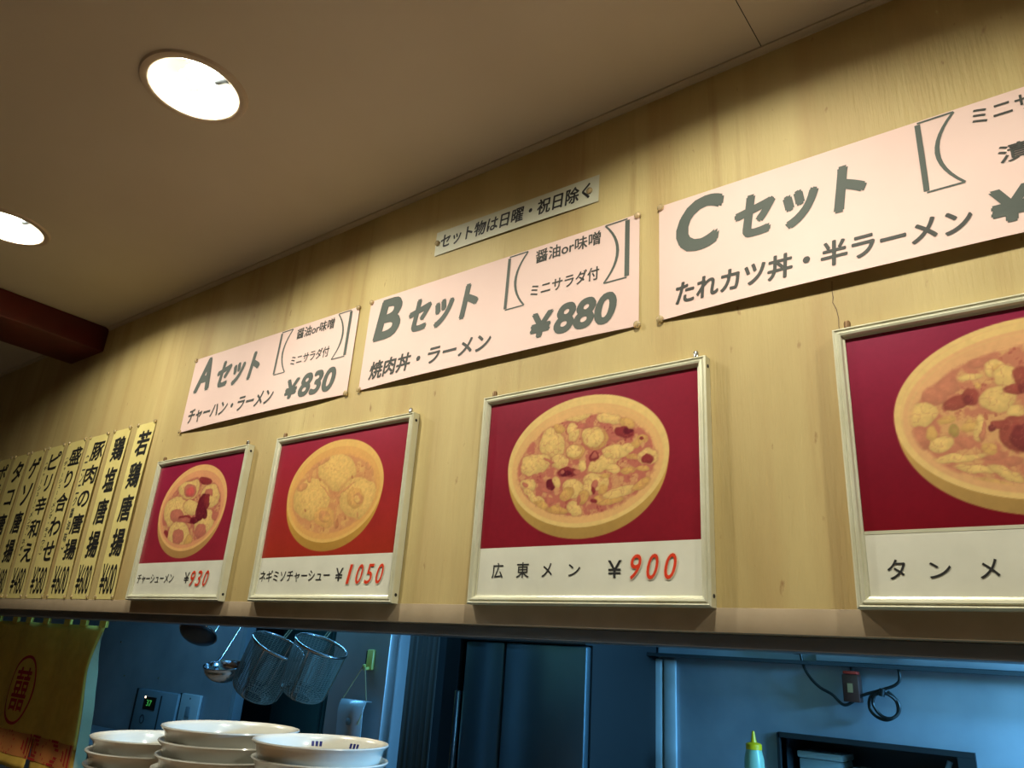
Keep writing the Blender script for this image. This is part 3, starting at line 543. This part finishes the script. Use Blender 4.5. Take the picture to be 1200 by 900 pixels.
for k in range(8):
    xr = -.045 - k * u; xl = xr - u + .012
    if xl < slit < xr: 
        pass
    zt, zb = -.366, -.432
    for d in (0, .017, .034):
        a, b, zt2, zb2 = xl + d, xr - d, zt - d * .62, zb + d * .62
        if k % 2: ribbon(bm, [(a, zb2), (a, zt2), (b, zt2)], .0075, 0); ribbon(bm, [(a, zb2), (b - .0, zb2)], .0075, 0)
        else: ribbon(bm, [(b, zt2), (b, zb2), (a, zb2)], .0075, 0); ribbon(bm, [(a, zt2), (b, zt2)], .0075, 0)
for v in bm.verts: v.co.y = curl(v.co.x, v.co.z) - .0017
link('meander_border', mesh_of(bm), NRED, t)
bm = bmesh.new(); n = 80
for i in range(n):
    a = -1.24 + 1.205 * i / n; b = -1.24 + 1.205 * (i + 1) / n
    if a < slit + .012 and b > slit - .004: continue
    bm.faces.new([bm.verts.new((x, curl(x, z) - .0012, z)) for x, z in ((a, -.434), (b, -.434), (b, -.364), (a, -.364))])
link('border_band', mesh_of(bm), NORA, t)

# ------------------------------------------------------------------ bowls
def bowl_proto():
    root = thing('ramen_bowl', '', 'bowl'); R_ = .105
    prof = [(0, .006), (.030, .006), (.033, 0), (.037, 0), (.040, .006), (.050, .010), (.068, .017), (.083, .029), (.091, .042), (.0955, .055), (.0982, .0665), (.1035, .0715), (.1052, .0735), (.1045, .0752), (.1015, .0752),
            (.0962, .0690), (.0922, .057), (.0875, .044), (.0795, .032), (.066, .021), (.046, .014), (.025, .0115), (0, .010)]
    lathe('body', BOWLM, prof, root, 64, 60)
    bm = bmesh.new(); k_ = 64   # painted dark blue motifs on the inside wall
    for q in range(2):
        for s_ in range(3):
            a0 = q * 2 * math.pi / 9 + s_ * .07; vs = [bm.verts.new((r * math.cos(a0 + d), r * math.sin(a0 + d), z)) for r, z, d in ((.0946, .0650, 0), (.0946, .0650, .045), (.0921, .0575, .045), (.0921, .0575, 0))]; bm.faces.new(vs)
    link('painted_motif', mesh_of(bm), mat('cobalt_glaze', (30, 40, 110), .3), root)
    return root
proto = bowl_proto()
STK = [('left', -1.392, -.40, 4, .0214, 1.03), ('middle', -1.171, -.40, 6, .0203, 1.03), ('right', -.945, -.40, 6, .0224, .93)]
ORD = {1: ['single'], 6: ['bottom', 'second from the bottom', 'third from the bottom', 'third from the top', 'second from the top', 'top'], 4: ['bottom', 'second from the bottom', 'second from the top', 'top'], 5: ['bottom', 'second from the bottom', 'middle', 'second from the top', 'top'], 3: ['bottom', 'middle', 'top']}
WHERE = {'left': 'left stack, beside the yellow curtain', 'middle': 'tallest stack, the middle one', 'right': 'right stack', 'corner': ''}
first = True
for nm, x, y, n, st, sc in STK:
    for k in range(n):
        if first: b = proto; first = False
        else:
            b = proto.copy(); COL.objects.link(b)
            for ch in list(proto.children):
                c = ch.copy(); COL.objects.link(c); c.parent = b
        jx, jy = (random.uniform(-.0035, .0035), random.uniform(-.0035, .0035)) if k < n - 1 else (0, 0)
        z = .9453 + k * st
        b.location = (x + jx, y + jy, z); b.scale = (sc, sc, sc if n > 1 else .46); b.rotation_euler = (0, 0, random.uniform(0, 6))
        b['label'] = 'cream ceramic bowl, %s of the %s' % (ORD[n][k], WHERE[nm]) if n > 1 else 'shallow cream dish standing alone below the yellow curtain, bottom left corner'; b['group'] = 'cream bowls in the %s stack' % nm

# ------------------------------------------------------------------ tools hanging behind the opening
t = thing('hanging_rail', 'thin steel rail behind the opening that ladles and baskets hang from', 'rail', (-1.9, .30, 1.395))
tube('rod', CHROME, [(-.55, 0, 0), (.5, 0, 0)], .005, t, 10)
for x in (-.5, 0, .45): tube('bracket', CHROME, [(x, 0, .0), (x, -.06, .03), (x, -.181, .03)], .004, t, 8)
def axis_m(P, a, roll=0.):
    a = Vector(a).normalized(); q = Vector((0, 0, 1)).rotation_difference(a); return Matrix.Translation(P) @ q.to_matrix().to_4x4() @ Matrix.Rotation(roll, 4, 'Z')
MESHM = mat('wire_mesh', (140, 150, 142), .35, .5)
def basket(P, a, r, L, label):
    t = thing('noodle_basket', label, 'strainer', group='noodle baskets'); t.matrix_world = axis_m(P, a); n = 44
    tube('rim', CHROME, [(r * math.cos(2 * math.pi * k / 40), r * math.sin(2 * math.pi * k / 40), 0) for k in range(40)], .0038, t, 8, True)
    bm = bmesh.new()
    def wire(p, q, w=.0008):
        p, q = Vector(p), Vector(q); d = (q - p).normalized(); o1 = d.orthogonal().normalized() * w; o2 = d.cross(o1)
        A_ = [bm.verts.new(p + s) for s in (o1, o2, -o1, -o2)]; B_ = [bm.verts.new(q + s) for s in (o1, o2, -o1, -o2)]
        for k in range(4): bm.faces.new((A_[k], A_[(k + 1) % 4], B_[(k + 1) % 4], B_[k]))
    rad = lambda z: r * (1 - .16 * (z / L) ** 1.5) if z < L * .86 else r * .84 * math.sqrt(max(0.02, 1 - ((z / L - .86) / .16) ** 2))
    zs = [L * j / 34 for j in range(35)]
    for k in range(n):
        a0 = 2 * math.pi * k / n
        for z0, z1 in zip(zs[::2], zs[2::2]): wire((rad(z0) * math.cos(a0), rad(z0) * math.sin(a0), -z0), (rad(z1) * math.cos(a0), rad(z1) * math.sin(a0), -z1))
    for z0 in zs[1:]:
        for k in range(22):
            a0, a1 = 2 * math.pi * k / 22, 2 * math.pi * (k + 1) / 22; wire((rad(z0) * math.cos(a0), rad(z0) * math.sin(a0), -z0), (rad(z0) * math.cos(a1), rad(z0) * math.sin(a1), -z0))
    link('mesh_basket', mesh_of(bm), MESHM, t)['kind'] = 'stuff'
    for k in (0, 1, 2, 3):
        a0 = k * math.pi / 2 + .5; tube('rib', CHROME, [((rad(z0) + .001) * math.cos(a0), (rad(z0) + .001) * math.sin(a0), -z0) for z0 in zs[::3]], .0015, t, 6)
    inv = t.matrix_world.inverted(); wp = lambda v: inv @ Vector(v)
    # two-wire handle up to the rail behind
    hp = Matrix(t.matrix_world) @ Vector((-r * .75, r * .66, 0)); up = Vector((hp.x + .01, .30, 1.385))
    for d in (-.006, .006): tube('handle', CHROME, [wp((hp.x + d, hp.y, hp.z)), wp((hp.x + d + .004, hp.y + .02, hp.z + .03)), wp((up.x + d, up.y, up.z + .006))], .0018, t, 6)
    return t
basket((-1.895, .2, 1.255), (.5, .1, 1), .079, .155, 'round wire noodle basket with steel rim, hanging next to the ladle')
basket((-1.709, .2, 1.263), (.42, .02, 1), .073, .145, 'round wire noodle basket with steel rim, hanging next to the steel post')
def ladle(P, a, r, depth, label, m_out, m_in, hdir, hl, nm='ladle'):
    t = thing(nm, label, 'ladle'); t.matrix_world = axis_m(P, a)
    pr = [(0, -depth)] + [(r * math.sin(q * math.pi / 16), -depth * math.cos(q * math.pi / 16)) for q in range(1, 9)]
    pi = [(u_ * .95, v_ * .95 + .0005) for u_, v_ in pr[::-1]]
    lathe('cup', m_out, pr + [(r * 1.02, .001)] + pi, t, 40, 60)
    tube('rim', CHROME, [(r * 1.01 * math.cos(2 * math.pi * k / 36), r * 1.01 * math.sin(2 * math.pi * k / 36), .001) for k in range(36)], .0022, t, 6, True)
    inv = t.matrix_world.inverted(); h0 = Matrix(t.matrix_world) @ Vector((r * math.cos(hdir), r * math.sin(hdir), 0)); h1 = Vector((h0.x + .02, .30, 1.392))
    tube('handle', CHROME, [inv @ h0, inv @ (h0 + (h1 - h0) * .08 + Vector((0, .004, .004))), inv @ h1], [.0045, .003, .003], t, 8)
    return t
ladle((-2.323, .2, 1.276), (-.3, .6, 1), .060, .022, 'black ladle hanging highest, leftmost of the hanging tools', BLACKP, BLACKP, 1.9, .1)
ladle((-2.144, .2, 1.189), (.12, -.22, 1), .059, .050, 'shiny steel ladle with long thin handle, hanging below the black ladle', CHROME, CHROME, 2.9, .15)

# water heater controller and switch on the steel panel
t = thing('heater_controller', 'grey water heater control panel with a small green digital display', 'controller', (-3.683, .8, .997)); t.scale = (1.43, 1.43, 1.43)
box('housing', GREY, 0, .245, -.018, 0, -.12, .022, t, .004); box('side_cover', DARK, -.012, -.0002, -.016, 0, -.12, .022, t)
box('display', BLACKP, .052, .125, -.0195, -.0182, -.035, .002, t); box('divider', DARK, .150, .156, -.0192, -.0182, -.12, .010, t)
lettering('display_digits', GREEN, t, [('37', .072, -.025, .030, .018, .01, 0)], -.0199)
tube('dial', DARK, [(.062 + .012 * math.cos(2 * math.pi * k / 20), -.0186, -.065 + .012 * math.sin(2 * math.pi * k / 20)) for k in range(20)], .0014, t, 6, True)
box('indicator', emis('warm_led', (1, .8, .5), 4), .055, .062, -.0199, -.0196, -.003, .003, t)
t = thing('switch_plate', 'small grey wall switch plate right of the heater controller', 'switch', (-3.325, .8, 1.034)); t.scale = (1.43, 1.43, 1.43)
box('plate', LGREY, 0, .105, -.010, 0, -.13, 0, t, .003); box('side_cover', DARK, -.010, -.0003, -.009, 0, -.13, 0, t); box('button', GREY, .040, .064, -.013, -.0102, -.065, -.035, t, .002); lathe('screw', DARK, [(0, .001), (.003, 0)], t, 10).matrix_local = Matrix.Translation((.052, -.0102, -.012)) @ Matrix.Rotation(math.pi / 2, 4, 'X')

# steel post with yellow hook and hanging plate
t = thing('steel_post', 'broad stainless post carrying the yellow hook', 'post', (-1.885, .5, 0)); box('post_body', STEEL, -.126, .128, 0, .12, 0, 2.39, t, .003)
h = thing('wall_hook', 'pale yellow plastic hook on the steel post', 'hook', (-1.827, .5, 1.24)); box('hook_base', HOOKM, -.014, .014, -.012, 0, -.035, .024, h, .004); box('hook_side', DARK, -.019, -.0145, -.010, 0, -.035, .020, h)
tube('peg', HOOKM, [(0, -.010, -.030), (0, -.026, -.033), (0, -.03, -.02)], .005, h, 8)
t = thing('hanging_plate', 'small folded steel plate hanging by a string from the yellow hook', 'tool', (-1.84, .48, 1.115))
bm = bmesh.new(); n = 10; g = []
for j in range(n + 1):
    z = .004 - .165 * j / n; y = -.022 - .012 * math.sin(min(1, j / 2.) * math.pi / 2) + .010 * (j / n); g.append([bm.verts.new((-.055 + .004 * j / n, y, z)), bm.verts.new((.055 - .002 * j / n, y, z))])
for a_, b_ in zip(g, g[1:]): bm.faces.new((a_[0], a_[1], b_[1], b_[0]))
pltop = [bm.verts.new((-.055, .0, .004)), bm.verts.new((.055, .0, .004))]; bm.faces.new((g[0][0], g[0][1], pltop[1], pltop[0]))
c = link('plate', mesh_of(bm, 60), mat('brushed_steel_plate', (190, 194, 198), .35, .4), t); md = c.modifiers.new('s', 'SOLIDIFY'); md.thickness = .003
lathe('hole', GREY, [(0, .001), (.009, .0008), (.010, 0)], t, 18).matrix_local = Matrix.Translation((.0, -.0345, -.055)) @ Matrix.Rotation(math.pi / 2, 4, 'X')
tube('string', mat('tan_string', (170, 150, 110), .8), [(-.052, -.02, .005), (.008, -.010, .098), (.018, -.010, .098), (.052, -.02, .005), (.050, -.04, -.06)], .0018, t, 6)

# dark curtain strip, refrigerator and dark column between
t = thing('strip_curtain', 'narrow grey-brown hanging cloth right of the steel post', 'curtain', (-1.668, .54, 0)); bm = bmesh.new(); g = []
for i in range(25):
    x = -.045 + .128 * i / 24; y = .006 * math.sin(i * 1.5); g.append([bm.verts.new((x, y, .3)), bm.verts.new((x, y, 1.42))])
for a_, b_ in zip(g, g[1:]): bm.faces.new((a_[0], a_[1], b_[1], b_[0]))
c = link('cloth', mesh_of(bm, 80), CURT, t); md = c.modifiers.new('s', 'SOLIDIFY'); md.thickness = .002
tube('rod', DARK, [(-.07, 0, 1.42), (.11, 0, 1.42)], .006, t)
t = thing('refrigerator', 'tall dark steel refrigerator with a vertical door gap', 'refrigerator', (-1.72, .8, 0))
FR = mat('fridge_steel', (108, 122, 130), .30, .75, (92, 106, 114), (3, 3, 2), .08)
box('cabinet', DARK, .0, .482, .03, .44, 0, 1.95, t); box('door', FR, .012, .170, 0, .03, .08, 1.315, t, .006); box('door', FR, .178, .478, 0, .03, .08, 1.315, t, .006)
box('upper_panel', DARK, .0, .482, -.012, .03, 1.318, 1.95, t); box('handle', CHROME, -.012, .006, -.012, .02, .40, 1.16, t, .004)
box('side_panel', DSTEEL, -.075, -.014, .0, .1, .0, 1.95, t)
t = thing('tall_cabinet', 'dark green kitchen cabinet behind the noodle baskets', 'cabinet', (-2.37, 1.3, 0)); GC = mat('dark_green_enamel', (52, 78, 76), .5)
box('body', GC, -.98, -.60, 0, .22, 0, 2.0, t); box('door', GC, -.97, -.61, -.02, -.001, .1, 1.95, t, .004)

# ------------------------------------------------------------------ cable, transformer and things at the right
t = thing('power_cable', 'thin black cable sagging along the steel wall with a coiled loop', 'cable', (-.62, 1.2, 1.22)); O = Vector((-.62, 1.2, 1.22))
def smooth(pts, n=8):
    P = [Vector(p) for p in pts]; out = []
    for i in range(len(P) - 1):
        a, b, c_, d = P[max(0, i - 1)], P[i], P[i + 1], P[min(len(P) - 1, i + 2)]
        for k in range(n):
            s = k / n; out.append(.5 * ((2 * b) + (c_ - a) * s + (2 * a - 5 * b + 4 * c_ - d) * s * s + (3 * b - a - 3 * c_ + d) * s ** 3))
    return out + [P[-1]]
W2 = lambda x, z, y=1.2: Vector((x, y, z)) - O
tube('cable', BLACKP, smooth([W2(-.752, 1.40), W2(-.742, 1.316), W2(-.725, 1.277), W2(-.698, 1.249), W2(-.664, 1.231), W2(-.631, 1.206, 1.20), W2(-.584, 1.234), W2(-.539, 1.250), W2(-.493, 1.269), W2(-.482, 1.296), W2(-.492, 1.36)]), .0042, t, 8)
tube('cable_loop', BLACKP, smooth([W2(-.54, 1.247), W2(-.562, 1.232), W2(-.567, 1.203), W2(-.551, 1.183), W2(-.524, 1.177), W2(-.498, 1.194), W2(-.497, 1.225), W2(-.518, 1.243, 1.192), W2(-.545, 1.240, 1.192), W2(-.555, 1.215, 1.192), W2(-.538, 1.188, 1.192), W2(-.512, 1.182, 1.192), W2(-.493, 1.200), W2(-.494, 1.226), W2(-.516, 1.250)]), .0042, t, 8)
tube('cable_tie', BLACKP, [W2(-.531, 1.236, 1.19), W2(-.527, 1.256, 1.19)], .008, t, 8)
box('plug', BLACKP, .110, .155, -.03, .01, .118, .142, t, .003); box('clip', BLACKP, -.145, -.125, -.015, .02, .115, .140, t, .003)
t = thing('transformer_box', 'small dark adapter box with a red top, hanging on the steel wall', 'adapter', (-.61, 1.215, 1.26))
box('case', mat('dark_brown_plastic', (70, 34, 26), .4), -.022, .022, -.025, .015, -.045, .028, t, .003); box('red_cap', mat('red_plastic', (190, 50, 36), .4), -.019, .019, -.022, .012, .0285, .037, t, .002); tube('lead', BLACKP, [(0, 0, .037), (0, 0, .09)], .004, t)
box('label_patch', mat('tan_label', (150, 110, 70), .6), -.008, .006, -.0262, -.0252, -.02, .004, t)
t = thing('squeeze_bottle', 'translucent squeeze bottle with yellow nozzle cap beside the dark niche', 'bottle', (-.873, 1.13, .9002))
lathe('body', GPL, [(0, 0), (.027, 0), (.029, .004), (.029, .10), (.027, .145), (.0215, .168), (.0215, .172), (0, .172)], t, 28)
lathe('nozzle_cap', YPL, [(0, .168), (.0225, .168), (.0225, .182), (.018, .185), (.0085, .187), (.006, .20), (.0035, .216), (0, .217)], t, 24)
t = thing('container', 'white plastic container inside the dark wall niche', 'container', (-.752, 1.40, NZ0 + .001)); box('body', LGREY, -.062, .062, -.06, .06, 0, .225, t, .006); box('lid', mat('white_lid', (214, 220, 222), .4), -.066, .066, -.064, .064, .2255, .245, t, .005)
t = thing('steel_cup', 'steel cup standing beside the white container in the niche', 'cup', (-.63, 1.36, NZ0 + .001)); lathe('body', CHROME, [(0, 0), (.030, 0), (.036, .215), (.0375, .217), (.034, .216), (.028, .004), (0, .004)], t, 28)
tube('band', DARK, [(.0355 * math.cos(2 * math.pi * k / 28), .0355 * math.sin(2 * math.pi * k / 28), .19) for k in range(28)], .002, t, 6, True)
t = thing('scoop', 'scoop with a pale handle leaning in the niche', 'scoop', (-.50, 1.33, NZ0 + .001)); lathe('bowl', CHROME, [(0, 0), (.03, .004), (.038, .03), (.036, .03), (.028, .007), (0, .004)], t, 24)
tube('handle', mat('pale_plastic', (190, 206, 210), .35), [(0, 0, .012), (.05, 0, .15), (.095, 0, .262)], .007, t, 10)
t = thing('storage_tray', 'wide steel tray at the right in the niche', 'tray', (-.47, 1.47, NZ0 + .001)); box('body', STEEL, -.085, .085, -.05, .05, 0, .20, t, .006); box('rim', CHROME, -.09, .09, -.055, .055, .2005, .207, t, .002)
